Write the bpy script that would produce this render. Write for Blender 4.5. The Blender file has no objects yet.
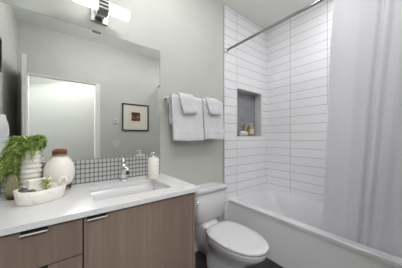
import bpy, bmesh, math, random
from mathutils import Vector, Matrix, noise
random.seed(7)
PI = math.pi
scn = bpy.context.scene
C = scn.collection

# ------------------------------------------------------------------ camera
YAW = 0.6551
cam_d = bpy.data.cameras.new('camera')
cam = bpy.data.objects.new('camera', cam_d); C.objects.link(cam)
cam.location = (0, -1.45, 1.15)
cam.rotation_euler = (PI / 2, 0, -YAW)
cam_d.sensor_width = 36; cam_d.lens = 36 * 180.15 / 402
cam_d.shift_y = 3.16 / 402
cam_d.clip_start = 0.02
scn.camera = cam

# ------------------------------------------------------------------ world, light, exposure
w = bpy.data.worlds.new('world'); scn.world = w; w.use_nodes = True
w.node_tree.nodes['Background'].inputs[0].default_value = (0.9, 0.95, 1.0, 1)
w.node_tree.nodes['Background'].inputs[1].default_value = 0.6
scn.view_settings.view_transform = 'Standard'
scn.view_settings.look = 'None'
scn.view_settings.gamma = 1.0
scn.view_settings.use_curve_mapping = False
scn.view_settings.exposure = 0.90
SHADE_E = 1.15          # glow of the frosted vanity shades

def area(name, loc, rot, sx, sy, power, col, shape='RECTANGLE'):
    l = bpy.data.lights.new(name, 'AREA'); l.shape = shape
    l.size = sx; l.size_y = sy; l.energy = power; l.color = col
    o = bpy.data.objects.new(name, l); C.objects.link(o)
    o.location = loc; o.rotation_euler = rot
    return o
for _x in (0.15, 0.95):
    area('fill_downlight', (_x, -1.12, 2.615), (0, 0, 0), 0.16, 0.16, 0.8, (1.0, 0.985, 1.0), 'DISK')  # added fill lamps, out of view, to brighten cabinet, toilet and apron
area('tub_fill_downlight', (1.92, -1.15, 2.615), (0, 0, 0), 0.16, 0.16, 4.0, (1.0, 0.985, 1.0), 'DISK')  # added unseen lamp in the alcove to lift tile and ceiling
area('hall_fill_strip', (-0.15, -2.80, 2.44), (math.radians(52), 0, math.radians(-12)), 2.2, 0.35, 38, (1.0, 0.985, 1.0))  # added fill aimed through the doorway at the low, dim surfaces
area('hall_fill_lamp', (0.2, -2.45, 2.60), (0, 0, 0), 0.5, 0.5, 3, (1.0, 0.985, 1.0), 'DISK')  # added unseen lamp that brightens the hall

# ------------------------------------------------------------------ dimensions
FZ = 0.02; CEIL = 2.635
LX = -0.455; BX = 2.27; OY = -1.79
TLX = 1.437

# ------------------------------------------------------------------ material helpers
def new_mat(name, col, rough=0.5, metal=0.0, **kw):
    m = bpy.data.materials.new(name); m.use_nodes = True
    b = m.node_tree.nodes['Principled BSDF']
    b.inputs['Base Color'].default_value = (*col, 1)
    b.inputs['Roughness'].default_value = rough
    b.inputs['Metallic'].default_value = metal
    for k, v in kw.items(): b.inputs[k.replace('_', ' ')].default_value = v
    return m
def nodes(m): return m.node_tree.nodes, m.node_tree.links, m.node_tree.nodes['Principled BSDF']
def s2l(r, g, b):
    f = lambda v: (v / 255 / 12.92) if v / 255 <= 0.04045 else ((v / 255 + 0.055) / 1.055) ** 2.4
    return (f(r), f(g), f(b))
def noisy(m, c1, c2, scale, detail=3, stretch=(1, 1, 1), bump=0.0, bscale=None, lo=0.35, hi=0.65):
    N, L, B = nodes(m)
    tc = N.new('ShaderNodeTexCoord'); mp = N.new('ShaderNodeMapping'); mp.inputs['Scale'].default_value = stretch
    nz = N.new('ShaderNodeTexNoise'); nz.inputs['Scale'].default_value = scale; nz.inputs['Detail'].default_value = detail
    cr = N.new('ShaderNodeValToRGB')
    cr.color_ramp.elements[0].position = lo; cr.color_ramp.elements[0].color = (*c1, 1)
    cr.color_ramp.elements[1].position = hi; cr.color_ramp.elements[1].color = (*c2, 1)
    L.new(tc.outputs['Object'], mp.inputs[0]); L.new(mp.outputs[0], nz.inputs[0])
    L.new(nz.outputs[0], cr.inputs[0]); L.new(cr.outputs[0], B.inputs['Base Color'])
    if bump:
        n2 = N.new('ShaderNodeTexNoise'); n2.inputs['Scale'].default_value = bscale or scale; n2.inputs['Detail'].default_value = 4
        bp = N.new('ShaderNodeBump'); bp.inputs['Strength'].default_value = bump; bp.inputs['Distance'].default_value = 0.002
        L.new(mp.outputs[0], n2.inputs[0]); L.new(n2.outputs[0], bp.inputs['Height']); L.new(bp.outputs[0], B.inputs['Normal'])
    return m

M = {}
M['wall'] = noisy(new_mat('wall_paint', (0.6, 0.6, 0.58), 0.6), s2l(196, 198, 191), s2l(199, 201, 194), 6, bump=0.08, bscale=160)
M['ceil'] = noisy(new_mat('ceiling_paint', (0.7, 0.7, 0.7), 0.8), s2l(240, 242, 237), s2l(243, 245, 240), 5)
M['trim'] = new_mat('white_trim_paint', s2l(232, 233, 230), 0.35)
M['hall'] = noisy(new_mat('hall_paint', (0.8, 0.8, 0.8), 0.6), s2l(172, 173, 168), s2l(175, 176, 171), 5)
M['quartz'] = noisy(new_mat('white_quartz', (0.85, 0.85, 0.85), 0.22), s2l(206, 207, 207), s2l(220, 220, 220), 260, 2, lo=0.3, hi=0.5)
M['porcelain'] = new_mat('white_porcelain', s2l(214, 213, 215), 0.09)
M['sinkware'] = new_mat('sink_porcelain', s2l(212, 211, 212), 0.12)
M['plastic'] = new_mat('white_plastic', s2l(216, 215, 217), 0.2)
M['acrylic'] = new_mat('white_tub_acrylic', s2l(244, 243, 246), 0.18)
M['rodmetal'] = new_mat('brushed_steel', (0.42, 0.42, 0.43), 0.22, 1.0)
M['tubin'] = new_mat('darkened_tub_acrylic', s2l(222, 221, 224), 0.16)  # basin copy of the tub material, darkened to offset the light inside
M['chrome'] = new_mat('polished_chrome', (0.82, 0.82, 0.83), 0.09, 1.0)
M['pull'] = new_mat('light_brushed_nickel', s2l(225, 222, 216), 0.5, 0.4)
M['satin'] = new_mat('satin_nickel', (0.66, 0.65, 0.63), 0.28, 1.0)
M['mirror'] = new_mat('silvered_glass', (0.92, 0.93, 0.92), 0.0, 1.0)
M['mirror_edge'] = new_mat('mirror_edge', (0.45, 0.47, 0.46), 0.2, 0.6)
M['dark'] = new_mat('shadow_gap_black', (0.02, 0.018, 0.016), 0.7)
M['black'] = new_mat('black_frame', s2l(38, 34, 32), 0.35)
M['paper'] = new_mat('mat_board', s2l(226, 222, 208), 0.8)
M['cloth'] = noisy(new_mat('white_terry', (0.85, 0.85, 0.86), 0.95), s2l(220, 220, 223), s2l(230, 230, 233), 90, 3, bump=0.2, bscale=420)
M['ceramic'] = noisy(new_mat('cream_ceramic', (0.7, 0.68, 0.62), 0.45), s2l(238, 233, 224), s2l(247, 243, 237), 14, 4, bump=0.2, bscale=60)
M['trough'] = noisy(new_mat('whitewashed_stoneware', (0.7, 0.68, 0.62), 0.6), s2l(222, 217, 207), s2l(243, 240, 234), 30, 5, bump=0.4, bscale=70, lo=0.25, hi=0.5)
M['stone'] = noisy(new_mat('pebble', (0.2, 0.2, 0.18), 0.5), s2l(62, 60, 52), s2l(128, 124, 112), 40)
M['wood_dark'] = noisy(new_mat('dark_brown_wood', (0.1, 0.05, 0.03), 0.4), s2l(62, 38, 24), s2l(98, 64, 42), 20, stretch=(1, 1, 6))
M['leaf'] = noisy(new_mat('fern_leaf', (0.1, 0.25, 0.04), 0.55), s2l(124, 158, 66), s2l(198, 216, 132), 28, 2)
M['stem'] = new_mat('fern_stem', s2l(104, 120, 62), 0.6)
M['succ'] = noisy(new_mat('succulent_leaf', (0.2, 0.35, 0.1), 0.5), s2l(150, 168, 84), s2l(198, 206, 128), 60)
M['soil'] = noisy(new_mat('potting_soil', (0.05, 0.04, 0.03), 0.9), s2l(52, 42, 32), s2l(84, 70, 54), 90)
M['floor'] = noisy(new_mat('charcoal_floor_tile', (0.03, 0.03, 0.03), 0.35), s2l(42, 40, 40), s2l(58, 56, 56), 9, 5)
M['water'] = new_mat('water', (0.95, 0.97, 0.97), 0.0, 0, IOR=1.33, Transmission_Weight=1.0)
M['brown_bottle'] = new_mat('tan_bottle', s2l(176, 148, 104), 0.3)
M['label'] = new_mat('cream_label', s2l(226, 216, 190), 0.6)
M['rubber'] = new_mat('dark_rubber', (0.03, 0.03, 0.03), 0.6)

# taupe wood-grain laminate, vertical grain
def laminate():
    m = new_mat('taupe_wood_laminate', (0.2, 0.16, 0.13), 0.45)
    N, L, B = nodes(m)
    tc = N.new('ShaderNodeTexCoord')
    mp = N.new('ShaderNodeMapping'); mp.inputs['Scale'].default_value = (1, 1, 0.045)
    a = N.new('ShaderNodeTexNoise'); a.inputs['Scale'].default_value = 55; a.inputs['Detail'].default_value = 6
    b = N.new('ShaderNodeTexNoise'); b.inputs['Scale'].default_value = 9; b.inputs['Detail'].default_value = 2
    L.new(tc.outputs['Object'], mp.inputs[0]); L.new(mp.outputs[0], a.inputs[0]); L.new(mp.outputs[0], b.inputs[0])
    mx = N.new('ShaderNodeMath'); mx.operation = 'MULTIPLY_ADD'; mx.inputs[1].default_value = 0.4
    ad = N.new('ShaderNodeMath'); ad.operation = 'MULTIPLY'; ad.inputs[1].default_value = 0.6
    L.new(b.outputs[0], ad.inputs[0]); L.new(a.outputs[0], mx.inputs[0]); L.new(ad.outputs[0], mx.inputs[2])
    cr = N.new('ShaderNodeValToRGB')
    cr.color_ramp.elements[0].position = 0.36; cr.color_ramp.elements[0].color = (*s2l(124, 107, 96), 1)
    cr.color_ramp.elements[1].position = 0.64; cr.color_ramp.elements[1].color = (*s2l(145, 126, 114), 1)
    L.new(mx.outputs[0], cr.inputs[0]); L.new(cr.outputs[0], B.inputs['Base Color'])
    return m
M['lam'] = laminate()

# grid of tiles on a wall: u axis = 0 (x) or 1 (y), v = z
def grid_tiles(name, axis, uo, uw, vo, vh, mort, tile_a, tile_b, grout, rough=0.08, wob=0.003, bump=0.5):
    m = new_mat(name, tile_a, rough)
    N, L, B = nodes(m)
    tc = N.new('ShaderNodeTexCoord'); sp = N.new('ShaderNodeSeparateXYZ'); L.new(tc.outputs['Object'], sp.inputs[0])
    su = N.new('ShaderNodeMath'); su.operation = 'SUBTRACT'; su.inputs[1].default_value = uo
    sv = N.new('ShaderNodeMath'); sv.operation = 'SUBTRACT'; sv.inputs[1].default_value = vo
    L.new(sp.outputs[axis], su.inputs[0]); L.new(sp.outputs[2], sv.inputs[0])
    cb = N.new('ShaderNodeCombineXYZ'); L.new(su.outputs[0], cb.inputs[0]); L.new(sv.outputs[0], cb.inputs[1])
    br = N.new('ShaderNodeTexBrick'); br.offset = 0; br.squash = 1
    br.inputs['Scale'].default_value = 1; br.inputs['Brick Width'].default_value = uw; br.inputs['Row Height'].default_value = vh
    br.inputs['Mortar Size'].default_value = mort; br.inputs['Mortar Smooth'].default_value = 0.1
    br.inputs['Color1'].default_value = (*tile_a, 1); br.inputs['Color2'].default_value = (*tile_b, 1); br.inputs['Mortar'].default_value = (*grout, 1)
    L.new(cb.outputs[0], br.inputs[0]); L.new(br.outputs['Color'], B.inputs['Base Color'])
    rg = N.new('ShaderNodeMapRange'); rg.inputs['To Min'].default_value = rough; rg.inputs['To Max'].default_value = 0.8
    L.new(br.outputs['Fac'], rg.inputs[0]); L.new(rg.outputs[0], B.inputs['Roughness'])
    nz = N.new('ShaderNodeTexNoise'); nz.inputs['Scale'].default_value = 7; nz.inputs['Detail'].default_value = 1
    L.new(tc.outputs['Object'], nz.inputs[0])
    b1 = N.new('ShaderNodeBump'); b1.inputs['Strength'].default_value = 1; b1.inputs['Distance'].default_value = wob
    L.new(nz.outputs[0], b1.inputs['Height'])
    b2 = N.new('ShaderNodeBump'); b2.invert = True; b2.inputs['Strength'].default_value = bump; b2.inputs['Distance'].default_value = 0.001
    L.new(br.outputs['Fac'], b2.inputs['Height']); L.new(b1.outputs[0], b2.inputs['Normal']); L.new(b2.outputs[0], B.inputs['Normal'])
    return m
TA, TB, GR = s2l(246, 245, 248), s2l(242, 241, 245), s2l(138, 137, 140)
VO = 1.2096 - 0.0996 * 20
M['tileA'] = grid_tiles('white_tile_end_wall', 0, 1.648 - 0.63 * 8, 0.63, VO, 0.0996, 0.0019, TA, TB, GR)
M['tileB'] = grid_tiles('white_tile_long_wall', 1, -0.338 - 0.3992 * 8, 0.3992, VO, 0.0996, 0.0019, TA, TB, GR)
M['mosaic'] = grid_tiles('grey_strip_mosaic', 0, 0, 0.09, 0, 0.0165, 0.0012, s2l(132, 134, 137), s2l(152, 154, 157), s2l(172, 172, 174), 0.25, 0.001)
def weave():
    m = new_mat('basketweave_mosaic', (0.5, 0.5, 0.5), 0.25)
    N, L, B = nodes(m)
    tc = N.new('ShaderNodeTexCoord'); sp = N.new('ShaderNodeSeparateXYZ'); L.new(tc.outputs['Object'], sp.inputs[0])
    def stripe(out, off, pitch, width):
        a = N.new('ShaderNodeMath'); a.operation = 'SUBTRACT'; a.inputs[1].default_value = off; L.new(out, a.inputs[0])
        d = N.new('ShaderNodeMath'); d.operation = 'DIVIDE'; d.inputs[1].default_value = pitch; L.new(a.outputs[0], d.inputs[0])
        fr = N.new('ShaderNodeMath'); fr.operation = 'FRACT'; L.new(d.outputs[0], fr.inputs[0])
        lt = N.new('ShaderNodeMath'); lt.operation = 'LESS_THAN'; lt.inputs[1].default_value = width; L.new(fr.outputs[0], lt.inputs[0])
        return lt.outputs[0]
    a = stripe(sp.outputs[0], 0.011 - 2.0, 0.026, 0.30); b = stripe(sp.outputs[2], 0.8385, 0.0315, 0.30)
    mx = N.new('ShaderNodeMath'); mx.operation = 'ADD'; L.new(a, mx.inputs[0]); L.new(b, mx.inputs[1])
    hf = N.new('ShaderNodeMath'); hf.operation = 'MULTIPLY'; hf.inputs[1].default_value = 0.5; L.new(mx.outputs[0], hf.inputs[0])
    cr = N.new('ShaderNodeValToRGB'); cr.color_ramp.interpolation = 'CONSTANT'
    cr.color_ramp.elements[0].position = 0; cr.color_ramp.elements[0].color = (*s2l(186, 186, 184), 1)
    cr.color_ramp.elements[1].position = 0.4; cr.color_ramp.elements[1].color = (*s2l(136, 136, 136), 1)
    e = cr.color_ramp.elements.new(0.9); e.color = (*s2l(98, 98, 100), 1)
    L.new(hf.outputs[0], cr.inputs[0]); L.new(cr.outputs[0], B.inputs['Base Color'])
    return m
M['weave'] = weave()
# white waffle/linen curtain, slightly translucent
def curtain_mat():
    m = new_mat('white_curtain_fabric', s2l(247, 246, 250), 0.9)
    N, L, B = nodes(m)
    tr = N.new('ShaderNodeBsdfTranslucent'); tr.inputs[0].default_value = (*s2l(240, 240, 245), 1)
    mx = N.new('ShaderNodeMixShader'); mx.inputs[0].default_value = 0.36
    out = N['Material Output']
    L.new(B.outputs[0], mx.inputs[1]); L.new(tr.outputs[0], mx.inputs[2]); L.new(mx.outputs[0], out.inputs[0])
    tc = N.new('ShaderNodeTexCoord'); mp = N.new('ShaderNodeMapping'); mp.inputs['Scale'].default_value = (1, 1, 0.4)
    nz = N.new('ShaderNodeTexNoise'); nz.inputs['Scale'].default_value = 160; nz.inputs['Detail'].default_value = 3
    bp = N.new('ShaderNodeBump'); bp.inputs['Strength'].default_value = 0.2; bp.inputs['Distance'].default_value = 0.002
    L.new(tc.outputs['Object'], mp.inputs[0]); L.new(mp.outputs[0], nz.inputs[0]); L.new(nz.outputs[0], bp.inputs['Height']); L.new(bp.outputs[0], B.inputs['Normal'])
    return m
M['curtain'] = curtain_mat()
def shade_mat():
    m = new_mat('frosted_lit_glass', s2l(245, 244, 238), 0.4)
    b = m.node_tree.nodes['Principled BSDF']
    b.inputs['Emission Color'].default_value = (1.0, 0.975, 0.94, 1); b.inputs['Emission Strength'].default_value = SHADE_E
    return m
M['shade'] = shade_mat()
M['downlight'] = new_mat('fill_globe_glow', (0.9, 0.9, 0.9), 0.5, Emission_Color=(1, 0.985, 1.0, 1), Emission_Strength=24.5)  # glow of the added ceiling globe
def two_tone_z(name, lo_col, hi_col, z0, z1, rough=0.4, wob=0.012, **kw):   # a glaze line at its own height on the vessel
    m = new_mat(name, lo_col, rough, **kw); N, L, B = nodes(m)
    tc = N.new('ShaderNodeTexCoord'); sp = N.new('ShaderNodeSeparateXYZ'); L.new(tc.outputs['Object'], sp.inputs[0])
    nz = N.new('ShaderNodeTexNoise'); nz.inputs['Scale'].default_value = 38; nz.inputs['Detail'].default_value = 3; L.new(tc.outputs['Object'], nz.inputs[0])
    ma = N.new('ShaderNodeMath'); ma.operation = 'MULTIPLY_ADD'; ma.inputs[1].default_value = wob
    L.new(nz.outputs[0], ma.inputs[0]); L.new(sp.outputs[2], ma.inputs[2])
    mr = N.new('ShaderNodeMapRange'); mr.inputs['From Min'].default_value = z0; mr.inputs['From Max'].default_value = z1
    L.new(ma.outputs[0], mr.inputs[0])
    cr = N.new('ShaderNodeValToRGB'); cr.color_ramp.elements[0].color = (*lo_col, 1); cr.color_ramp.elements[1].color = (*hi_col, 1)
    L.new(mr.outputs[0], cr.inputs[0]); L.new(cr.outputs[0], B.inputs['Base Color'])
    return m

# ------------------------------------------------------------------ mesh helpers (world coordinates)
ORG = {}
def tag(o, label=None, cat=None, group=None, kind=None):
    if label: o['label'] = label
    if cat: o['category'] = cat
    if group: o['group'] = group
    if kind: o['kind'] = kind
    return o
def obj(name, bm, mat, parent=None, smooth=False, bevel=0, sub=0, origin=None, solid=0):
    me = bpy.data.meshes.new(name)
    o = bpy.data.objects.new(name, me); C.objects.link(o)
    po = ORG.get(parent.name, Vector((0, 0, 0))) if parent else Vector((0, 0, 0))
    og = Vector(origin) if origin is not None else po
    bmesh.ops.recalc_face_normals(bm, faces=bm.faces)
    bmesh.ops.translate(bm, vec=-og, verts=bm.verts)
    bm.to_mesh(me); bm.free()
    if smooth:
        for p in me.polygons: p.use_smooth = True
    me.materials.append(M[mat] if isinstance(mat, str) else mat)
    o.location = og - po
    if parent: o.parent = parent
    ORG[o.name] = og
    if solid:
        s = o.modifiers.new('solid', 'SOLIDIFY'); s.thickness = solid; s.offset = 0
    if bevel:
        b = o.modifiers.new('bevel', 'BEVEL'); b.width = bevel; b.segments = 3; b.limit_method = 'ANGLE'; b.angle_limit = 0.6
        for p in me.polygons: p.use_smooth = True
        b.harden_normals = True
    if sub:
        s = o.modifiers.new('sub', 'SUBSURF'); s.levels = sub; s.render_levels = sub
    return o
def thing(name, loc, label, cat, group=None):
    o = bpy.data.objects.new(name, None); C.objects.link(o); o.location = loc
    o.empty_display_size = 0.05
    ORG[o.name] = Vector(loc)
    return tag(o, label, cat, group)
def BM(): return bmesh.new()
def box(bm, x0, x1, y0, y1, z0, z1):
    r = bmesh.ops.create_cube(bm, size=1)
    for v in r['verts']:
        v.co = Vector(((x0 + x1) / 2 + v.co.x * (x1 - x0), (y0 + y1) / 2 + v.co.y * (y1 - y0), (z0 + z1) / 2 + v.co.z * (z1 - z0)))
    return bm
def bbox(*a): return box(BM(), *a)
def loft(bm, rings, closed=True, cap0=True, cap1=True):
    vr = [[bm.verts.new(p) for p in r] for r in rings]
    n = len(vr[0])
    for a, b in zip(vr, vr[1:]):
        for i in range(n if closed else n - 1):
            j = (i + 1) % n
            bm.faces.new((a[i], a[j], b[j], b[i]))
    if cap0: bm.faces.new(list(reversed(vr[0])))
    if cap1: bm.faces.new(vr[-1])
    return bm
def lathe(bm, prof, c, seg=32, cap0=True, cap1=True, sx=1, sy=1):
    return loft(bm, [[(c[0] + sx * r * math.cos(2 * PI * i / seg), c[1] + sy * r * math.sin(2 * PI * i / seg), c[2] + z) for i in range(seg)] for r, z in prof], True, cap0, cap1)
def tube(bm, pts, r, seg=10, cap=True):
    pts = [Vector(p) for p in pts]; rings = []
    rr = r if isinstance(r, (list, tuple)) else [r] * len(pts)
    prev = None
    for i, p in enumerate(pts):
        t = (pts[min(i + 1, len(pts) - 1)] - pts[max(i - 1, 0)]).normalized()
        if prev is None:
            up = Vector((0, 0, 1)) if abs(t.z) < 0.9 else Vector((1, 0, 0)); a = t.cross(up).normalized()
        else: a = (prev - t * prev.dot(t)).normalized()
        b = t.cross(a); prev = a
        rings.append([p + (a * math.cos(2 * PI * k / seg) + b * math.sin(2 * PI * k / seg)) * rr[i] for k in range(seg)])
    return loft(bm, rings, True, cap, cap)
def sm(e0, e1, x):
    t = max(0, min(1, (x - e0) / (e1 - e0))); return t * t * (3 - 2 * t)
def copy_tree(o, parent=None):
    c = o.copy(); C.objects.link(c); c.parent = parent
    for ch in list(o.children): copy_tree(ch, c)
    return c
def struct(name, bm, mat, bevel=0):
    return tag(obj(name, bm, mat, bevel=bevel), kind='structure')

# ================================================================== SETTING
struct('floor', bbox(LX - 0.1, BX + 0.1, OY - 0.1, 0.2, FZ - 0.1, FZ), 'floor')
struct('ceiling', bbox(LX - 0.1, BX + 0.1, OY - 0.1, 0.2, CEIL, CEIL + 0.1), 'ceil')
struct('wall_left', bbox(LX - 0.1, LX, OY, 0.12, FZ, CEIL), 'wall')
struct('wall_back', bbox(LX, TLX - 0.003, 0.0, 0.12, FZ, CEIL), 'wall')
# tiled end wall with its niche recess
NL, NR, NB, NT, ND = 1.643, 2.146, 1.159, 1.742, 0.09
bm = BM()
box(bm, TLX, NL, -0.008, 0.16, FZ, CEIL - 0.001)
box(bm, NR, BX + 0.1, -0.008, 0.16, FZ, CEIL - 0.001)
box(bm, NL, NR, -0.008, 0.16, FZ, NB)
box(bm, NL, NR, -0.008, 0.16, NT, CEIL - 0.001)
struct('wall_tiled_end', bm, 'tileA')
niche = thing('wall_niche', (NL, -0.008, NB), 'recessed tiled shower niche with grey strip mosaic back', 'niche')
niche['kind'] = 'structure'
obj('mosaic_back', bbox(NL, NR, ND, ND + 0.03, NB, NT), 'mosaic', niche)
bm = BM()
fr = 0.012
box(bm, NL - 0.0, NL + fr, -0.010, ND, NB, NT); box(bm, NR - fr, NR, -0.010, ND, NB, NT)
box(bm, NL + fr, NR - fr, -0.010, ND, NB, NB + 0.004); box(bm, NL + fr, NR - fr, -0.010, ND, NT - fr, NT)
obj('niche_lining', bm, 'quartz', niche, bevel=0.002)
struct('wall_right', bbox(BX, BX + 0.1, OY, -0.008, FZ, CEIL), 'tileB')
struct('trim_1', bbox(TLX - 0.006, TLX, -0.011, 0.0, FZ, CEIL - 0.002), 'satin')
# opposite wall with doorway
DX0, DX1, DZ = -0.370, 0.415, 1.985
bm = BM()
box(bm, LX, DX0, OY - 0.1, OY, FZ, CEIL); box(bm, DX1, BX, OY - 0.1, OY, FZ, CEIL); box(bm, DX0, DX1, OY - 0.1, OY, DZ, CEIL)
struct('wall_front', bm, 'wall')
bm = BM(); cw = 0.055
box(bm, DX1, DX1 + cw, OY - 0.001, OY + 0.014, FZ, DZ - 0.002); box(bm, DX0 - cw, DX0, OY - 0.001, OY + 0.014, FZ, DZ - 0.002)
box(bm, DX0 - cw, DX1 + cw, OY - 0.001, OY + 0.006, DZ - 0.002, DZ + 0.004)
box(bm, DX0, DX0 + 0.012, OY - 0.1, OY, FZ, DZ); box(bm, DX1 - 0.012, DX1, OY - 0.1, OY, FZ, DZ); box(bm, DX0, DX1, OY - 0.1, OY, DZ - 0.012, DZ)
struct('trim_2', bm, 'trim')
# hallway beyond the doorway
bm = BM(); HY = -3.0
box(bm, -1.3, 1.6, HY - 0.1, HY, FZ, CEIL); box(bm, -1.4, -1.3, HY, OY - 0.1, FZ, CEIL); box(bm, 1.6, 1.7, HY, OY - 0.1, FZ, CEIL)
struct('wall_hall', bm, 'hall')
struct('floor_hall', bbox(-1.4, 1.7, HY - 0.1, OY - 0.1, FZ - 0.1, FZ), 'floor')
struct('ceiling_hall', bbox(-1.4, 1.7, HY - 0.1, OY - 0.1, CEIL, CEIL + 0.1), 'ceil')
# open door leaf
door = thing('door_1', (-0.357, OY + 0.006, FZ), 'white door leaf standing open beside the left wall', 'door')
door['kind'] = 'structure'
def leaf_bm(a0, a1, w0, w1, z0, z1):      # along the leaf, across the leaf
    A = Vector((-0.392, OY + 0.006, 0)); d = Vector((0.088, 0.73, 0)).normalized(); n = Vector((-d.y, d.x, 0))
    bm = box(BM(), a0, a1, w0, w1, z0, z1)
    for v in bm.verts: v.co = A + d * v.co.x + n * v.co.y + Vector((0, 0, v.co.z))
    return bm
obj('door_panel', leaf_bm(0.0, 0.735, -0.017, 0.017, FZ + 0.01, DZ - 0.004), 'trim', door, bevel=0.002)
for s in (-1, 1):
    b = leaf_bm(0.665, 0.69, min(s * 0.018, s * 0.055), max(s * 0.018, s * 0.055), 0.99, 1.015)
    bb = leaf_bm(0.58, 0.69, min(s * 0.043, s * 0.057), max(s * 0.043, s * 0.057), 0.995, 1.010)
    me = bpy.data.meshes.new('t'); bb.to_mesh(me); b.from_mesh(me); bb.free()
    obj('door_handle', b, 'satin', door, bevel=0.003)
# baseboards
struct('baseboard_back', bbox(0.672, TLX - 0.006, -0.014, -0.0005, FZ, 0.11), 'trim', 0.003)
struct('baseboard_left', bbox(LX, LX + 0.013, OY, -0.60, FZ, 0.11), 'trim', 0.003)
struct('baseboard_front', bbox(DX1 + cw + 0.002, 1.49, OY, OY + 0.013, FZ, 0.11), 'trim', 0.003)

# ================================================================== MIRROR + BACKSPLASH
mir = thing('wall_mirror', (0.11, 0, 0.998), 'large frameless wall mirror above the vanity backsplash', 'mirror')
obj('mirror_glass', bbox(LX + 0.002, 0.662, -0.006, -0.005, 0.9985, 1.890), 'mirror', mir)
obj('mirror_backing', bbox(LX + 0.002, 0.665, -0.0049, -0.0005, 0.9975, 1.8925), 'mirror_edge', mir)
tag(obj('backsplash', bbox(LX + 0.002, 0.665, -0.009, -0.0005, 0.8385, 0.9965), 'weave', bevel=0.001),
    'low backsplash of small grey and white woven mosaic behind the sink', 'backsplash')

# ================================================================== VANITY
CX = 0.684; CY = -0.548; CT = 0.838; CB = 0.811
van = thing('vanity_cabinet', (0.1, -0.27, FZ), 'taupe wood-grain vanity cabinet under the white countertop', 'cabinet')
PX1 = 0.664; FY = -0.525
bm = BM()
box(bm, LX + 0.002, PX1 - 0.018, FY + 0.020, -0.002, 0.11, 0.66)
box(bm, LX + 0.002, PX1 - 0.018, FY + 0.020, FY + 0.035, 0.66, CB - 0.001)
box(bm, LX + 0.002, PX1 - 0.018, -0.02, -0.002, 0.66, CB - 0.001)
box(bm, LX + 0.002, LX + 0.02, FY + 0.035, -0.02, 0.66, CB - 0.001)
obj('body', bm, 'dark', van)
obj('side_panel', bbox(PX1 - 0.017, PX1, FY, -0.002, FZ, CB - 0.0005), 'lam', van, bevel=0.001)
obj('toe_kick', bbox(LX + 0.002, PX1 - 0.018, -0.46, -0.44, FZ, 0.11), 'dark', van)
def front(name, x0, x1, z0, z1, hx0):
    d = obj(name, bbox(x0, x1, FY, FY + 0.0185, z0, z1), 'lam', van, bevel=0.001)
    if hx0 is not None:
        b = BM(); box(b, hx0, hx0 + 0.077, FY - 0.001, FY + 0.012, z1 + 0.0003, z1 + 0.0022); box(b, hx0, hx0 + 0.077, FY - 0.002, FY, z1 - 0.009, z1 + 0.0022); box(b, hx0, hx0 + 0.077, FY - 0.020, FY - 0.002, z1 - 0.009, z1 - 0.0075)
        obj('shaded_pull_channel', b, 'dark', d)  # blackened to paint in the shade behind the pull lip
        obj('edge_pull', bbox(hx0, hx0 + 0.077, FY - 0.0245, FY - 0.0202, z1 - 0.0105, z1 - 0.0055), 'pull', d, bevel=0.0008)
    return d
front('door', LX + 0.003, -0.240, 0.115, 0.803, None)
front('drawer', -0.236, 0.068, 0.650, 0.803, -0.122)
front('drawer', -0.236, 0.068, 0.385, 0.645, -0.122)
front('drawer', -0.236, 0.068, 0.115, 0.380, -0.122)
front('door', 0.073, 0.644, 0.115, 0.803, 0.083)
# countertop with sink cut-out (rounded corners)
SX0, SX1, SY0, SY1 = 0.122, 0.545, -0.442, -0.152
def rrect(x0, x1, y0, y1, r, z, n=5):
    p = []
    for cx, cy, a in ((x1 - r, y1 - r, 0), (x0 + r, y1 - r, 90), (x0 + r, y0 + r, 180), (x1 - r, y0 + r, 270)):
        for k in range(n + 1):
            t = math.radians(a + 90 * k / n); p.append((cx + r * math.cos(t), cy + r * math.sin(t), z))
    return p
def frame_plate(bm, X0, X1, Y0, Y1, inner, z0, z1):     # plate with a hole: bridges an outer outline to an inner one, corner by corner
    n = len(inner) // 4
    def outer(z):
        o = []
        for ci, (cx, cy) in enumerate(((X1, Y1), (X0, Y1), (X0, Y0), (X1, Y0))): o += [(cx, cy, z)] * n
        return o
    lay = []
    for z in (z0, z1):
        oc = [bm.verts.new(p) for p in ((X1, Y1, z), (X0, Y1, z), (X0, Y0, z), (X1, Y0, z))]
        iv = [bm.verts.new((p[0], p[1], z)) for p in inner]
        for c in range(4):
            for k in range(n - 1): bm.faces.new((oc[c], iv[c * n + k], iv[c * n + k + 1]))
            bm.faces.new((oc[c], iv[c * n + n - 1], iv[((c + 1) * n) % len(iv)], oc[(c + 1) % 4]))
        lay.append((oc, iv))
    for a, b in ((lay[0][0], lay[1][0]), (lay[0][1], lay[1][1])):
        for i in range(len(a)):
            j = (i + 1) % len(a); bm.faces.new((a[i], a[j], b[j], b[i]))
    return bm
ctop = frame_plate(BM(), LX + 0.002, CX, CY, -0.0015, rrect(SX0, SX1, SY0, SY1, 0.02, 0), CB, CT)
tag(obj('countertop', ctop, 'quartz', bevel=0.0025), 'white quartz countertop over the taupe vanity cabinet', 'countertop')
sink = thing('sink_basin', ((SX0 + SX1) / 2, (SY0 + SY1) / 2, 0.69), 'rectangular white undermount sink set into the countertop', 'sink')
bm = BM()
rings = []
for z, g, r in ((CB - 0.0010, -0.004, 0.02), (0.76, 0.000, 0.022), (0.715, 0.008, 0.03), (0.696, 0.022, 0.04), (0.688, 0.05, 0.04)):
    rings.append(rrect(SX0 + g, SX1 - g, SY0 + g, SY1 - g, r, z))
loft(bm, rings, True, False, True)
obj('basin', bm, 'sinkware', sink, smooth=True, solid=0.006)
obj('drain', lathe(BM(), [(0.022, 0), (0.022, 0.003), (0.016, 0.005), (0.002, 0.006)], ((SX0 + SX1) / 2, -0.29, 0.691), 24), 'satin', sink, smooth=True)

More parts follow.
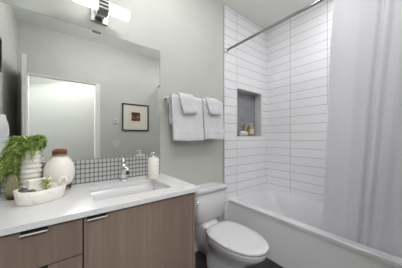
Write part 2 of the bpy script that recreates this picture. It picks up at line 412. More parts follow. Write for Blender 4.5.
# faucet
fx, fy = 0.349, -0.075
fa = thing('sink_faucet', (fx, fy, CT), 'chrome single-lever faucet behind the rectangular sink', 'faucet')
obj('base_ring', lathe(BM(), [(0.027, 0.0005), (0.027, 0.006), (0.021, 0.010)], (fx, fy, CT), 28), 'chrome', fa, smooth=True)
obj('body', tube(BM(), [(fx, fy, CT + 0.008), (fx, fy - 0.002, CT + 0.05), (fx, fy - 0.006, CT + 0.095), (fx, fy - 0.010, CT + 0.125)], [0.020, 0.0175, 0.0175, 0.0185], 20), 'chrome', fa, smooth=True)
sp_pts = [(fx, fy - 0.012, CT + 0.088), (fx, fy - 0.045, CT + 0.098), (fx, fy - 0.080, CT + 0.097), (fx, fy - 0.110, CT + 0.086)]
obj('spout', tube(BM(), sp_pts, [0.014, 0.0125, 0.012, 0.012], 16), 'chrome', fa, smooth=True)
obj('aerator', lathe(BM(), [(0.0105, -0.016), (0.0105, 0.0), (0.009, 0.004)], (fx, fy - 0.106, CT + 0.076), 16), 'rubber', fa, smooth=True)
obj('lever', tube(BM(), [(fx, fy - 0.008, CT + 0.128), (fx, fy - 0.002, CT + 0.143), (fx, fy + 0.018, CT + 0.154), (fx, fy + 0.045, CT + 0.163)], [0.015, 0.010, 0.006, 0.005], 12), 'chrome', fa, smooth=True)

# soap dispenser
sx, sy = 0.545, -0.150
sd = thing('soap_dispenser', (sx, sy, CT), 'white ceramic soap dispenser with a chrome pump beside the sink', 'soap dispenser')
obj('jar', lathe(BM(), [(0.036, 0.0005), (0.039, 0.004), (0.0395, 0.07), (0.0385, 0.150), (0.035, 0.156), (0.012, 0.157)], (sx, sy, CT), 32), 'ceramic', sd, smooth=True)
pm = obj('pump', lathe(BM(), [(0.016, 0.157), (0.016, 0.168), (0.006, 0.170), (0.006, 0.188), (0.011, 0.189), (0.011, 0.198)], (sx, sy, CT), 18), 'chrome', sd, smooth=True)
obj('nozzle', tube(BM(), [(sx, sy, CT + 0.193), (sx - 0.02, sy - 0.02, CT + 0.194), (sx - 0.030, sy - 0.03, CT + 0.189)], 0.0045, 8), 'chrome', pm, smooth=True)

# ================================================================== COUNTER DECOR
# ribbed vase with fern
rx, ry = -0.142, -0.078
pf = thing('potted_fern', (rx, ry, CT), 'tall ribbed cream vase with an overflowing green fern', 'plant')
prof = [(0.034, 0.0005)]
nr = 9; H = 0.248
for k in range(nr):
    t0 = k / nr; rr = 0.0385 + 0.0085 * math.sin(PI * min(1, t0 * 0.75 + 0.12))
    z = 0.006 + (H - 0.012) * t0; dz = (H - 0.012) / nr
    prof += [(rr - 0.0065, z), (rr + 0.0012, z + dz * 0.3), (rr + 0.0018, z + dz * 0.5), (rr + 0.0012, z + dz * 0.7)]
prof += [(0.040, H - 0.004), (0.038, H), (0.033, H - 0.002), (0.032, H - 0.03)]
obj('ribbed_vase', lathe(BM(), prof, (rx, ry, CT), 36, True, True), 'ceramic', pf, smooth=True)
def in_neighbour_vase(v):
    return (v.z < CT + 0.130 and (v.x + 0.200) ** 2 + (v.y + 0.158) ** 2 < 0.033 ** 2) or (v.z < CT + 0.21 and (v.x + 0.013) ** 2 + (v.y + 0.090) ** 2 < 0.083 ** 2)
def frond(bmL, bmS, base, az, out, rise, droop, n=16, ll=0.017):
    d = Vector((math.cos(az), math.sin(az), 0)); side = Vector((-d.y, d.x, 0)); pts = []
    for i in range(n + 1):
        t = i / n
        p = Vector(base) + d * (out * (t ** 0.8)) + Vector((0, 0, rise * math.sin(min(1, t * 1.6) * PI / 2) - droop * t * t))
        p += side * 0.010 * math.sin(t * 3 + az * 5)
        p.y = min(p.y, -0.022); p.x = max(p.x, LX + 0.03); p.z = max(p.z, CT + 0.012)
        if in_neighbour_vase(p): break
        pts.append(p)
    if len(pts) < 4: return
    n = len(pts) - 1
    tube(bmS, pts, [0.0011] * len(pts), 3)
    for i in range(2, n + 1):
        t = i / n; p = pts[i]; tg = (pts[i] - pts[i - 1])
        if tg.length < 1e-5: continue
        tg.normalize()
        L = ll * (1.15 - 0.75 * abs(t - 0.4)) * random.uniform(0.75, 1.2)
        for s in (-1, 1):
            for q in range(2):
                dr = (side * s * random.uniform(0.5, 1.0) + tg * random.uniform(0.3, 0.9) + Vector((0, 0, random.uniform(-0.5, 0.5)))).normalized()
                wv = dr.cross(Vector((random.uniform(-1, 1), random.uniform(-1, 1), 1))).normalized() * L * 0.15
                b0 = p - tg * 0.003 * q
                ps = [b0, b0 + dr * L * 0.5 + wv, b0 + dr * L, b0 + dr * L * 0.5 - wv]
                if max(v.y for v in ps) > -0.012 or any(in_neighbour_vase(v) for v in ps): continue
                bmL.faces.new([bmL.verts.new(v) for v in ps])
bl, bs = BM(), BM()
top = (rx, ry, CT + H - 0.03)
for k in range(150):
    a = random.uniform(0, 2 * PI)
    b0 = (rx + 0.022 * math.cos(a) * random.random(), ry + 0.022 * math.sin(a) * random.random(), top[2])
    left = 0.5 - 0.5 * math.cos(a - 0.2)
    out = random.uniform(0.03, 0.075) * (0.62 + 0.38 * left) + 0.07 * left * random.random()
    frond(bl, bs, b0, a, out, random.uniform(0.045, 0.105), random.uniform(0.0, 0.10) * (0.3 + left))
for k in range(80):        # the trailing side over the vase's left
    a = random.uniform(PI * 0.93, PI * 1.30)
    b0 = (rx - 0.015, ry - 0.01 * random.random(), top[2])
    frond(bl, bs, b0, a, random.uniform(0.04, 0.13), random.uniform(0.03, 0.08), random.uniform(0.10, 0.24), 22)
obj('fern_foliage', bl, 'leaf', pf)
obj('fern_stems', bs, 'stem', pf)

# round white vase with brown neck
bx, by = -0.013, -0.090
M['ballglaze'] = two_tone_z('cream_glaze_brown_neck', s2l(245, 240, 232), s2l(116, 60, 28), 0.197, 0.219, 0.35, 0.010)
bv = thing('round_vase', (bx, by, CT), 'round white vase with a rust-brown glazed neck beside the ribbed vase', 'vase')
obj('vase_body', lathe(BM(), [(0.030, 0.026), (0.048, 0.030), (0.064, 0.052), (0.0725, 0.080), (0.075, 0.105), (0.0725, 0.135), (0.061, 0.164), (0.044, 0.184), (0.036, 0.194), (0.0345, 0.202), (0.037, 0.2035), (0.037, 0.213), (0.034, 0.215), (0.034, 0.218), (0.0365, 0.220), (0.0365, 0.231), (0.033, 0.233), (0.029, 0.229), (0.028, 0.200)], (bx, by, CT), 44),
    'ballglaze', bv, smooth=True)
st = obj('wooden_stand', lathe(BM(), [(0.044, 0.020), (0.050, 0.021), (0.050, 0.0275), (0.040, 0.029), (0.03, 0.0255)], (bx, by, CT), 32), 'wood_dark', bv, smooth=True)
for k in range(3):
    a = math.radians(250 + 120 * k)
    obj('leg', tube(BM(), [(bx + 0.045 * math.cos(a), by + 0.045 * math.sin(a), CT + 0.026), (bx + 0.052 * math.cos(a), by + 0.052 * math.sin(a), CT + 0.012), (bx + 0.050 * math.cos(a), by + 0.050 * math.sin(a), CT + 0.0005)], [0.0075, 0.006, 0.005], 10), 'wood_dark', st, smooth=True)

# boat-shaped planter
tx, ty, ta = -0.082, -0.257, math.radians(22)
def tp(u, v, z): return (tx + u * math.cos(ta) - v * math.sin(ta), ty + u * math.sin(ta) + v * math.cos(ta), CT + z)
def oval(a, b, z, n=40, lift=0.0):
    r = []
    for i in range(n):
        t = 2 * PI * i / n; c, s = math.cos(t), math.sin(t)
        u = a * math.copysign(abs(c) ** 0.85, c); v = b * math.copysign(abs(s) ** 0.9, s)
        r.append(tp(u, v, z + lift * abs(c) ** 4))
    return r
pl = thing('boat_planter', (tx, ty, CT), 'whitewashed boat-shaped stoneware dish in front of the vases', 'planter')
obj('dish', loft(BM(), [oval(0.086, 0.062, 0.0005), oval(0.091, 0.067, 0.006), oval(0.097, 0.072, 0.040, lift=0.002), oval(0.100, 0.075, 0.060, lift=0.004), oval(0.098, 0.073, 0.063, lift=0.004), oval(0.092, 0.067, 0.058, lift=0.004), oval(0.085, 0.060, 0.030), oval(0.05, 0.03, 0.026)]), 'trough', pl, smooth=True)
obj('handle', tube(BM(), [tp(0.078, 0.010, 0.060), tp(0.080, 0.012, 0.080), tp(0.090, 0.012, 0.094), tp(0.104, 0.010, 0.092), tp(0.114, 0.008, 0.072), tp(0.106, 0.006, 0.050)], [0.006, 0.0065, 0.007, 0.007, 0.0065, 0.006], 12), 'trough', pl, smooth=True)
obj('sand', loft(BM(), [oval(0.080, 0.055, 0.031), oval(0.084, 0.059, 0.042), oval(0.05, 0.03, 0.046)]), 'trough', pl, smooth=True)
# white block in the dish
def tbox(u0, u1, v0, v1, z0, z1):
    b = box(BM(), u0, u1, v0, v1, z0, z1)
    for v in b.verts: v.co = Vector(tp(*v.co))
    return b
tag(obj('candle_block', tbox(-0.048, 0.046, 0.004, 0.040, 0.0475, 0.104), 'trough', bevel=0.004, origin=tp(0, 0.02, 0.047)),
    'rectangular whitewashed block standing in the boat-shaped dish', 'block')
# pebbles at the left end
for k, (u, v, z, r, lab) in enumerate([(-0.068, 0.010, 0.064, 0.013, 'dark grey pebble at the back left end of the boat-shaped dish'),
                                  (-0.068, -0.016, 0.064, 0.012, 'dark pebble at the far left tip of the boat-shaped dish'),
                                  (-0.046, -0.034, 0.060, 0.011, 'dark pebble at the front rim of the boat-shaped dish')]):
    b = BM(); bmesh.ops.create_icosphere(b, subdivisions=3, radius=r)
    for vv in b.verts:
        n_ = 1 + 0.15 * noise.noise(vv.co * 60 + Vector((k * 3, 0, 0))); vv.co = Vector((vv.co.x * 1.25 * n_, vv.co.y * n_, vv.co.z * 0.85 * n_)) + Vector(tp(u, v, z))
    tag(obj('pebble', b, 'stone', smooth=True, origin=tp(u, v, z - r * 0.8)), lab, 'pebble', 'pebbles in the boat-shaped dish')
# succulent sprig
sc = thing('succulent_sprig', tp(0.012, -0.022, 0.046), 'small yellow-green leafy sprig growing in the boat-shaped dish', 'succulent')
obj('stem', tube(BM(), [tp(0.012, -0.022, 0.0490), tp(0.008, -0.024, 0.068), tp(0.014, -0.026, 0.088)], 0.0022, 8), 'stem', sc, smooth=True)
b = BM()
for k in range(26):
    a = k * 2.4; h = 0.055 + 0.052 * k / 26; L = random.uniform(0.022, 0.036)
    base = Vector(tp(0.010, -0.024, h)); d = Vector((math.cos(a), math.sin(a), random.uniform(-0.1, 0.7))).normalized()
    sd_ = d.cross(Vector((0, 0, 1))).normalized(); up = sd_.cross(d)
    loft(b, [[base + d * L * t + (sd_ * math.cos(q * PI / 3) * wd + up * math.sin(q * PI / 3) * wd * 0.4) for q in range(6)] for t, wd in ((0, 0.001), (0.35, 0.0042), (0.7, 0.0048), (1.0, 0.0008))])
obj('leaves', b, 'succ', sc, smooth=True)
# little amber-bottomed vase at the left
M['smokeglass'] = two_tone_z('olive_glass', s2l(104, 76, 48), s2l(206, 202, 160), 0.012, 0.040, 0.08, 0.004, Transmission_Weight=0.7, IOR=1.4)
ax, ay = -0.200, -0.158
ag = thing('glass_bud_vase', (ax, ay, CT), 'small olive glass vase with a brown base under the fern', 'vase')
obj('glass', lathe(BM(), [(0.016, 0.0005), (0.021, 0.006), (0.025, 0.03), (0.026, 0.055), (0.024, 0.085), (0.017, 0.106), (0.013, 0.116), (0.016, 0.122), (0.0145, 0.122), (0.011, 0.114), (0.014, 0.10), (0.021, 0.07), (0.021, 0.03), (0.012, 0.012)], (ax, ay, CT), 28), 'smokeglass', ag, smooth=True)

# ================================================================== VANITY LIGHT
vl = thing('vanity_light', (0.205, -0.01, 2.0), 'chrome wall light with two frosted glass cylinder shades above the mirror', 'wall light')
obj('wall_plate', bbox(0.152, 0.258, -0.016, -0.0005, 1.953, 2.075), 'rodmetal', vl, bevel=0.003)
bm = BM()
for k in range(5): box(bm, 0.178, 0.232, -0.088 + 0.012 * k, -0.081 + 0.012 * k, 1.975 - 0.0 * k, 2.055)
box(bm, 0.186, 0.224, -0.086, -0.020, 1.990, 2.040)
obj('arm', bm, 'chrome', vl, bevel=0.0015)
bm = BM()
box(bm, 0.184, 0.234, -0.168, -0.088, 1.966, 2.058)
for z in (1.960, 1.984, 2.008, 2.032): box(bm, 0.180, 0.238, -0.176, -0.0885, z, z + 0.014)
obj('centre_block', bm, 'rodmetal', vl, bevel=0.001)
LZ, LY, LR = 2.002, -0.130, 0.034
for s, x0, x1 in ((-1, 0.045, 0.178), (1, 0.240, 0.372)):
    b = BM(); n = 28
    xs = [x0, x0 + 0.004, x1 - 0.004, x1]; rs = [LR - 0.004, LR, LR, LR - 0.004]
    loft(b, [[(x, LY + r * math.cos(2 * PI * i / n), LZ + r * math.sin(2 * PI * i / n)) for i in range(n)] for x, r in zip(xs, rs)])
    obj('glass_shade', b, 'shade', vl, smooth=True)

# added globe light, unseen above the frame, to brighten the room
GX, GY, GZ = 0.55, -0.74, 2.515
cl = thing('added_ceiling_globe', (GX, GY, CEIL), 'added unseen globe light hanging close under the ceiling', 'added light')
obj('canopy', lathe(BM(), [(0.07, -0.0005), (0.07, -0.006), (0.05, -0.009), (0.02, -0.011)], (GX, GY, CEIL), 32), 'chrome', cl, smooth=True)
obj('rod', tube(BM(), [(GX, GY, CEIL - 0.011), (GX, GY, GZ + 0.108)], 0.010, 12), 'chrome', cl, smooth=True)
obj('cap', lathe(BM(), [(0.045, 0.088), (0.045, 0.102), (0.02, 0.108)], (GX, GY, GZ), 24), 'chrome', cl, smooth=True)
b = BM(); bmesh.ops.create_uvsphere(b, u_segments=24, v_segments=14, radius=0.095); bmesh.ops.translate(b, vec=(GX, GY, GZ), verts=b.verts)
obj('globe', b, 'downlight', cl, smooth=True)

for dx, dy, lab in ((0.15, -1.12, 'added unseen fill downlight nearest the doorway'), (0.95, -1.12, 'added unseen fill downlight in front of the bathtub'), (1.92, -1.15, 'added unseen fill downlight above the bathtub')):
    t = thing('added_downlight', (dx, dy, CEIL), lab, 'added light', 'added fill downlights')  # trim for the added fill lamps, all out of view
    obj('trim_ring', lathe(BM(), [(0.085, -0.0005), (0.105, -0.0005), (0.105, -0.004), (0.085, -0.008)], (dx, dy, CEIL), 32, False, False), 'trim', t, smooth=True)
# ================================================================== TOWEL BAR + TOWELS
BZ, BY = 1.488, -0.070
tb = thing('towel_bar', (1.015, 0, BZ), 'chrome towel bar on the wall above the toilet', 'towel bar')
obj('bar', tube(BM(), [(0.710, BY, BZ), (1.345, BY, BZ)], 0.009, 14), 'chrome', tb, smooth=True)
for x in (0.710, 1.345):
    b = BM(); tube(b, [(x, -0.0005, BZ), (x, -0.008, BZ)], 0.018, 20); tube(b, [(x, -0.008, BZ), (x, BY - 0.012, BZ)], [0.010, 0.0115], 16)
    obj('bracket', b, 'chrome', tb, smooth=True)
def draped(name, x0, x1, zf, zb, r, th, label, group, slant=0.0, seed=0, border=None, wave=0.004, top_in=0.0, nx=22):
    """folded towel over the bar: profile in y/z swept along x, front hem at zf, back hem at zb"""
    prof = []
    nf, na = 22, 10
    for i in range(nf + 1): prof.append((BY - r, zf + (BZ - zf) * i / nf))
    for i in range(1, na): a = PI * i / na; prof.append((BY - r * math.cos(a), BZ + r * math.sin(a)))
    for i in range(nf + 1): prof.append((BY + r, BZ - (BZ - zb) * i / nf))
    L = []
    bm = BM(); grid = []
    for i in range(nx + 1):
        u = i / nx; col = []
        for (y, z) in prof:
            f = max(0, (BZ - z)) / (BZ - zf) if y < BY else 0.0
            g = max(0, (BZ - z))
            x = x0 + (x1 - x0) * u + top_in * (0.5 - u) * (1 - min(1, g / 0.1)) + slant * g
            wv = wave * math.sin(u * 7 + seed) * f + 0.005 * noise.noise(Vector((u * 3 + seed, z * 6, seed)))
            yy = y - (abs(wv) if y < BY else -abs(wv) * 0.3) - (0.010 * f if y < BY else 0)
            if border and y < BY:
                for zz in border:
                    if abs(z - zz) < 0.011: yy -= 0.004
            zz_ = z + (0.004 * math.sin(u * 5 + seed * 2) * f)
            col.append(bm.verts.new((x, min(yy, -0.012 - th / 2), zz_)))
        grid.append(col)
    for a, b in zip(grid, grid[1:]):
        for k in range(len(prof) - 1): bm.faces.new((a[k], a[k + 1], b[k + 1], b[k]))
    o = obj(name, bm, 'cloth', smooth=True, origin=((x0 + x1) / 2, BY, zf))
    s = o.modifiers.new('solid', 'SOLIDIFY'); s.thickness = th; s.offset = 0; s.use_even_offset = True
    bv_ = o.modifiers.new('bevel', 'BEVEL'); bv_.width = th * 0.4; bv_.segments = 3; bv_.limit_method = 'ANGLE'; bv_.angle_limit = 0.9
    return tag(o, label, 'towel', group)
draped('bath_towel', 0.730, 1.052, 1.118, 1.262, 0.0235, 0.022, 'large folded white bath towel at the left end of the towel bar', 'white bath towels on the towel bar', seed=1, border=(1.19, 1.155), slant=0.03)
draped('bath_towel', 1.064, 1.326, 1.128, 1.262, 0.0235, 0.022, 'large folded white bath towel at the right end, beside the tiled wall', 'white bath towels on the towel bar', seed=3, border=(1.20, 1.165), slant=0.03)
draped('hand_towel', 0.795, 0.945, 1.358, 1.375, 0.0455, 0.018, 'small white hand towel over the left bath towel', 'white hand towels over the bath towels', seed=5, border=(1.41, 1.385), slant=0.22, wave=0.002)
draped('hand_towel', 1.090, 1.240, 1.375, 1.39, 0.0455, 0.018, 'small white hand towel over the right bath towel', 'white hand towels over the bath towels', seed=8, border=(1.425, 1.40), slant=0.26, wave=0.002)

# ================================================================== TOILET
TX = 1.078
toi = thing('toilet', (TX, -0.40, FZ), 'white two-piece toilet with closed lid between vanity and bathtub', 'toilet')
def srect(cx, cy, hx, hy, z, p=5.0, n=40):
    r = []
    for i in range(n):
        t = 2 * PI * i / n; c, s = math.cos(t), math.sin(t)
        r.append((cx + hx * math.copysign(abs(c) ** (2 / p), c), cy + hy * math.copysign(abs(s) ** (2 / p), s), z))
    return r
TCX = 1.110
obj('tank', loft(BM(), [srect(TCX, -0.102, 0.160, 0.070, 0.375, 4), srect(TCX, -0.104, 0.172, 0.082, 0.39, 5), srect(TCX, -0.104, 0.180, 0.087, 0.50, 6), srect(TCX, -0.104, 0.186, 0.090, 0.642, 7)]), 'porcelain', toi, smooth=True)
obj('tank_lid', loft(BM(), [srect(TCX, -0.106, 0.192, 0.094, 0.6425, 7), srect(TCX, -0.106, 0.199, 0.100, 0.647, 7), srect(TCX, -0.106, 0.199, 0.100, 0.679, 7), srect(TCX, -0.106, 0.193, 0.093, 0.684, 7), srect(TCX, -0.106, 0.10, 0.05, 0.686, 5)]), 'porcelain', toi, smooth=True)
b = BM(); tube(b, [(0.934, -0.191, 0.580), (0.934, -0.204, 0.580)], 0.012, 16); tube(b, [(0.934, -0.204, 0.580), (0.922, -0.210, 0.577), (0.904, -0.212, 0.574)], [0.007, 0.006, 0.0065], 10)
obj('flush_lever', b, 'chrome', toi, smooth=True)
def egg(yb, yf, hw, z, n=44, back=0.62, cx=TX):
    """outline: back edge at yb, front tip at yf; back is squarer"""
    yc = yb + (yf - yb) * 0.42; r = []
    for i in range(n):
        t = 2 * PI * i / n; c, s = math.cos(t), math.sin(t)
        if s >= 0:  # back
            u = hw * math.copysign(abs(c) ** back, c); v = yc + (yb - yc) * abs(s) ** 0.75
        else:
            u = hw * math.copysign(abs(c) ** 0.96, c); v = yc + (yf - yc) * abs(s) ** 0.98
        r.append((cx + u, v, z))
    return r
RZ = 0.335
obj('bowl', loft(BM(), [egg(-0.20, -0.60, 0.105, FZ), egg(-0.20, -0.60, 0.102, FZ + 0.03), egg(-0.18, -0.57, 0.088, FZ + 0.075), egg(-0.19, -0.565, 0.080, 0.15), egg(-0.19, -0.615, 0.098, 0.21, back=1.0), egg(-0.21, -0.69, 0.142, 0.265, back=1.2), egg(-0.215, -0.735, 0.163, 0.305, back=1.2), egg(-0.22, -0.748, 0.169, 0.325, back=1.2), egg(-0.22, -0.748, 0.168, RZ + 0.003, back=1.2), egg(-0.235, -0.735, 0.155, RZ + 0.005, back=1.2)]), 'porcelain', toi, smooth=True)
obj('tank_saddle', loft(BM(), [srect(TX, -0.165, 0.070, 0.105, 0.10, 4), srect(TX, -0.150, 0.085, 0.110, 0.25, 4), srect(TX, -0.150, 0.090, 0.115, 0.325, 4), srect(TX, -0.125, 0.085, 0.085, 0.374, 4)]), 'porcelain', toi, smooth=True)
obj('seat', loft(BM(), [egg(-0.265, -0.752, 0.178, RZ + 0.006), egg(-0.262, -0.757, 0.177, RZ + 0.009), egg(-0.262, -0.757, 0.177, RZ + 0.019), egg(-0.265, -0.752, 0.178, RZ + 0.0215)]), 'plastic', toi, smooth=True)
obj('seat_lid', loft(BM(), [egg(-0.262, -0.755, 0.175, RZ + 0.0275), egg(-0.258, -0.760, 0.179, RZ + 0.030), egg(-0.258, -0.760, 0.179, RZ + 0.044), egg(-0.262, -0.756, 0.175, RZ + 0.0485), egg(-0.300, -0.70, 0.135, RZ + 0.0505), egg(-0.38, -0.6, 0.06, RZ + 0.051)]), 'plastic', toi, smooth=True)
for dx in (-0.075, 0.075):
    obj('hinge', tube(BM(), [(TX + dx - 0.022, -0.245, RZ + 0.022), (TX + dx + 0.022, -0.245, RZ + 0.022)], 0.013, 14), 'plastic', toi, smooth=True)
for dx in (-0.100, 0.100):
    obj('bolt_cap', lathe(BM(), [(0.014, 0), (0.014, 0.008), (0.009, 0.016), (0.001, 0.018)], (TX + dx * 1.0, -0.36, FZ + 0.028), 16), 'plastic', toi, smooth=True)
# water supply
ws = thing('water_supply_valve', (0.87, 0, 0.19), 'chrome shut-off valve with grey hose on the wall behind the toilet', 'valve')
b = BM(); tube(b, [(0.87, -0.0005, 0.19), (0.87, -0.006, 0.19)], 0.028, 20); tube(b, [(0.87, -0.006, 0.19), (0.87, -0.060, 0.19)], 0.009, 12); tube(b, [(0.87, -0.052, 0.19), (0.87, -0.052, 0.215)], 0.010, 12)
obj('valve_body', b, 'chrome', ws, smooth=True)
obj('valve_knob', tube(BM(), [(0.87, -0.060, 0.19), (0.87, -0.082, 0.19)], [0.016, 0.018], 10), 'chrome', ws, smooth=True)
obj('braided_hose', tube(BM(), [(0.87, -0.052, 0.213), (0.862, -0.058, 0.25), (0.868, -0.064, 0.29), (0.905, -0.064, 0.325), (0.948, -0.064, 0.345), (0.958, -0.064, 0.369)], 0.0065, 10), 'satin', ws, smooth=True)

# ================================================================== BATHTUB
TUX, RIM = 1.506, 0.437
tub = thing('bathtub', ((TUX + BX) / 2, -0.9, FZ), 'white alcove bathtub along the tiled wall behind the shower curtain', 'bathtub')
ty0, ty1 = OY + 0.002, -0.0095
def rr2(x0, x1, y0, y1, r, z, n=6): return rrect(x0, x1, y0, y1, r, z, n)
bm = BM()
X0, X1 = TUX, BX - 0.002
rings = [rr2(X0, X1, ty0, ty1, 0.004, RIM - 0.030), rr2(X0, X1, ty0, ty1, 0.004, RIM - 0.003), rr2(X0 + 0.003, X1, ty0, ty1, 0.004, RIM),
         rr2(X0 + 0.078, X1 - 0.020, ty0 + 0.09, ty1 - 0.035, 0.09, RIM), rr2(X0 + 0.083, X1 - 0.028, ty0 + 0.10, ty1 - 0.045, 0.09, RIM - 0.008),
         rr2(X0 + 0.105, X1 - 0.085, ty0 + 0.14, ty1 - 0.150, 0.12, 0.25), rr2(X0 + 0.135, X1 - 0.105, ty0 + 0.19, ty1 - 0.24, 0.13, 0.12), rr2(X0 + 0.17, X1 - 0.14, ty0 + 0.24, ty1 - 0.32, 0.10, 0.095)]
loft(bm, rings, True, False, True)
o = obj('basin', bm, 'tubin', tub, smooth=True)
o.modifiers.new('es', 'EDGE_SPLIT').split_angle = 0.6
bm = BM()
box(bm, TUX + 0.010, TUX + 0.03, ty0, ty1, FZ, RIM - 0.028)
obj('apron', bm, 'acrylic', tub, bevel=0.004)
struct('trim_3', bbox(TLX - 0.003, TUX - 0.001, -0.020, -0.0085, FZ, 0.11), 'trim', 0.002)

# ================================================================== NICHE THINGS
nz = NB + 0.004 + 0.0006
tag(obj('rolled_washcloth', (lambda b: (tube(b, [(1.745, 0.022, nz + 0.030), (1.755, 0.022, nz + 0.031), (1.81, 0.024, nz + 0.0325), (1.870, 0.025, nz + 0.031), (1.882, 0.025, nz + 0.030)], [0.020, 0.029, 0.031, 0.029, 0.020], 18), b)[1])(BM()), 'cloth', smooth=True, bevel=0.006, origin=(1.80, 0.03, nz)),
    'rolled white washcloth lying in the shower niche', 'washcloth')
bt = thing('lotion_bottle', (1.985, 0.040, nz), 'tan bottle with a cream label and pale cap in the shower niche', 'bottle')
obj('bottle_body', lathe(BM(), [(0.033, 0), (0.036, 0.004), (0.036, 0.110), (0.028, 0.128), (0.018, 0.134)], (1.985, 0.040, nz), 28), 'brown_bottle', bt, smooth=True)
obj('label_band', lathe(BM(), [(0.0365, 0.03), (0.0365, 0.095)], (1.985, 0.040, nz), 28, False, False), 'label', bt, smooth=True)
obj('cap', lathe(BM(), [(0.020, 0.1345), (0.020, 0.164), (0.016, 0.168)], (1.985, 0.040, nz), 20), 'label', bt, smooth=True)
jb = thing('shampoo_bottle', (1.898, 0.066, nz), 'plain brown bottle behind the rolled washcloth in the shower niche', 'bottle')
obj('bottle_body', lathe(BM(), [(0.018, 0), (0.020, 0.004), (0.020, 0.120), (0.012, 0.132)], (1.898, 0.066, nz), 24), 'brown_bottle', jb, smooth=True)
obj('cap', lathe(BM(), [(0.011, 0.1325), (0.011, 0.150), (0.008, 0.152)], (1.898, 0.066, nz), 24), 'brown_bottle', jb, smooth=True)

# ================================================================== SHOWER ROD + CURTAIN
RX, RDZ = 1.459, 2.125
rod = thing('shower_rod', (RX, -0.9, RDZ), 'straight chrome shower curtain rod across the tub alcove', 'curtain rod')
obj('rod_tube', tube(BM(), [(RX, -0.010, RDZ), (RX, OY + 0.002, RDZ)], 0.0125, 18), 'rodmetal', rod, smooth=True)
for y0, y1 in ((-0.0085, -0.026), (OY + 0.0005, OY + 0.018)):
    obj('flange', tube(BM(), [(RX, y0, RDZ), (RX, y1, RDZ)], [0.030, 0.020], 24), 'chrome', rod, smooth=True)
NSX, NZ_ = 150, 40
bm = BM(); grid = []
def bump(s, c, wd): return math.exp(-((s - c) / wd) ** 2)
for i in range(NSX + 1):
    s = i / NSX; col = []
    for j in range(NZ_ + 1):
        t = j / NZ_; z = RDZ - 0.022 - (RDZ - 0.022 - 0.335) * t
        yt = -1.030 - (1.775 - 1.030) * s; yb = -0.885 - (1.600 - 0.885) * s
        y = yt + (yb - yt) * t
        x = RX + (1.660 - RX) * t
        A = 0.75 + 0.25 * t
        off = -0.010 * bump(s, 0.0, 0.035) + 0.008 * bump(s, 0.08, 0.06) - 0.013 * bump(s, 0.20, 0.05)
        off += 0.030 * bump(s, 0.328, 0.016) - 0.026 * bump(s, 0.366, 0.028)
        if s > 0.38: off += -0.011 * math.sin((s - 0.38) * 2 * PI * 5) * sm(0.38, 0.46, s)
        off += 0.003 * noise.noise(Vector((s * 6, t * 1.5, 2.0))) + 0.004 * math.sin(s * 12 + t * 1.5) * t
        y += 0.010 * noise.noise(Vector((s * 5, t * 2, 7.0)))
        y = max(y, OY + 0.004)
        col.append(bm.verts.new((x + off * A, y, z)))
    grid.append(col)
for a, b in zip(grid, grid[1:]):
    for k in range(NZ_): bm.faces.new((a[k], a[k + 1], b[k + 1], b[k]))
cu = thing('shower_curtain', (RX, -1.4, 0.335), 'long white fabric shower curtain drawn to the right end of the rod', 'shower curtain')
obj('curtain_panel', bm, 'curtain', cu, smooth=True, solid=0.0016)
ringm = BM(); n = 28; R = 0.026
tube(ringm, [(RX + R * math.sin(2 * PI * k / n), -1.05, RDZ - 0.0115 + R * math.cos(2 * PI * k / n)) for k in range(n + 1)], 0.0018, 6, False)
r0 = obj('curtain_ring', ringm, 'chrome', cu, smooth=True)
for k in range(1, 10):
    c = r0.copy(); C.objects.link(c); c.parent = cu; c.location = r0.location + Vector((0, -0.078 * k, 0))

# ================================================================== THINGS SEEN IN THE MIRROR
def framed(x0, x1, z0, z1, wall, label, art_mat, mat_w, axis='y'):
    """picture frame with mat board and print; wall = coordinate of the wall face"""
    def bx_(b, u0, u1, d0, d1, za, zb):
        if axis == 'y': box(b, u0, u1, wall + d0, wall + d1, za, zb)
        else: box(b, wall + d0, wall + d1, u0, u1, za, zb)
        return b
    fw = 0.02
    c = ((x0 + x1) / 2, wall, z0) if axis == 'y' else (wall, (x0 + x1) / 2, z0)
    t = thing('framed_picture', c, label, 'picture')
    b = BM(); bx_(b, x0, x0 + fw, 0.001, 0.022, z0, z1); bx_(b, x1 - fw, x1, 0.001, 0.022, z0, z1); bx_(b, x0 + fw, x1 - fw, 0.001, 0.022, z0, z0 + fw); bx_(b, x0 + fw, x1 - fw, 0.001, 0.022, z1 - fw, z1)
    obj('frame', b, 'black', t)
    obj('mat_board', bx_(BM(), x0 + fw, x1 - fw, 0.003, 0.010, z0 + fw, z1 - fw), 'paper', t)
    a = (x1 - x0) * mat_w; h = (z1 - z0) * mat_w
    obj('print', bx_(BM(), x0 + a, x1 - a, 0.0102, 0.0112, z0 + h + 0.015, z1 - h + 0.015), art_mat, t)
    return t
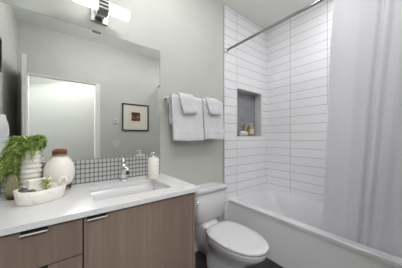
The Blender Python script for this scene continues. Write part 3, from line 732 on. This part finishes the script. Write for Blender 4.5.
def art():
    m = new_mat('abstract_print', (0.2, 0.1, 0.06), 0.7); N, L, B = nodes(m)
    tc = N.new('ShaderNodeTexCoord'); mp = N.new('ShaderNodeMapping'); mp.inputs['Scale'].default_value = (9, 1, 22); mp.inputs['Rotation'].default_value = (0, 0, 0)
    sp = N.new('ShaderNodeSeparateXYZ'); cb = N.new('ShaderNodeCombineXYZ')
    L.new(tc.outputs['Object'], mp.inputs[0]); L.new(mp.outputs[0], sp.inputs[0]); L.new(sp.outputs[0], cb.inputs[0]); L.new(sp.outputs[2], cb.inputs[1])
    vo = N.new('ShaderNodeTexVoronoi'); vo.distance = 'CHEBYCHEV'; vo.inputs['Scale'].default_value = 3; L.new(cb.outputs[0], vo.inputs[0])
    sx_ = N.new('ShaderNodeSeparateColor'); L.new(vo.outputs['Color'], sx_.inputs[0])
    cr = N.new('ShaderNodeValToRGB'); cr.color_ramp.interpolation = 'CONSTANT'
    cr.color_ramp.elements[0].color = (*s2l(58, 38, 32), 1); cr.color_ramp.elements[1].position = 0.75; cr.color_ramp.elements[1].color = (*s2l(176, 128, 84), 1)
    e = cr.color_ramp.elements.new(0.35); e.color = (*s2l(112, 58, 42), 1); e = cr.color_ramp.elements.new(0.55); e.color = (*s2l(84, 66, 56), 1)
    L.new(sx_.outputs[0], cr.inputs[0]); L.new(cr.outputs[0], B.inputs['Base Color'])
    return m
M['art'] = art()
framed(0.795, 1.253, 1.260, 1.728, OY, 'square black-framed picture with a small brown abstract print, reflected in the mirror', 'art', 0.335)
t = thing('thermostat', (0.695, OY, 1.36), 'small white wall thermostat reflected left of the black-framed picture', 'thermostat')
obj('housing', bbox(0.655, 0.735, OY + 0.0005, OY + 0.022, 1.375, 1.455), 'plastic', t, bevel=0.004)
obj('screen', bbox(0.683, 0.707, OY + 0.0222, OY + 0.0232, 1.408, 1.425), 'rubber', t)
t = thing('light_switch', (0.70, OY, 0.99), 'white light switch plate reflected below the thermostat', 'light switch')
obj('plate', bbox(0.645, 0.760, OY + 0.0005, OY + 0.007, 0.985, 1.100), 'plastic', t, bevel=0.002)
for dx in (0.675, 0.73):
    obj('rocker', bbox(dx - 0.015, dx + 0.015, OY + 0.0072, OY + 0.011, 1.010, 1.075), 'plastic', t, bevel=0.001)
# left-wall picture and hanging towel
framed(-0.94, -0.62, 1.730, 2.030, LX, 'dark-framed picture high on the left wall, its edge reflected in the mirror', 'art', 0.25, 'x')
hk = thing('towel_hook', (LX, -0.74, 1.32), 'chrome wall hook holding a white towel beside the open door', 'hook')
b = BM(); tube(b, [(LX + 0.0005, -0.74, 1.32), (LX + 0.008, -0.74, 1.32)], 0.022, 18); tube(b, [(LX + 0.008, -0.74, 1.32), (LX + 0.030, -0.74, 1.318), (LX + 0.040, -0.74, 1.337)], [0.007, 0.006, 0.008], 10)
obj('peg', b, 'chrome', hk, smooth=True)
b = BM(); rings = []
for k in range(15):
    tt = k / 14; z = 1.335 - tt * 0.50
    hw = 0.05 + 0.105 * sm(0, 0.22, tt); dp = 0.022 + 0.016 * sm(0, 0.2, tt)
    rings.append([(LX + 0.052 + dp * math.sin(a) * (1 + 0.25 * math.sin(a * 5 + tt)) + 0.0, -0.74 + hw * math.cos(a), z) for a in [2 * PI * i / 48 for i in range(48)]])
loft(b, rings)
tag(obj('hanging_towel', b, 'cloth', smooth=True, bevel=0, origin=(LX + 0.052, -0.74, 0.835)), 'white towel hanging on the left wall, reflected at the mirror edge', 'towel')
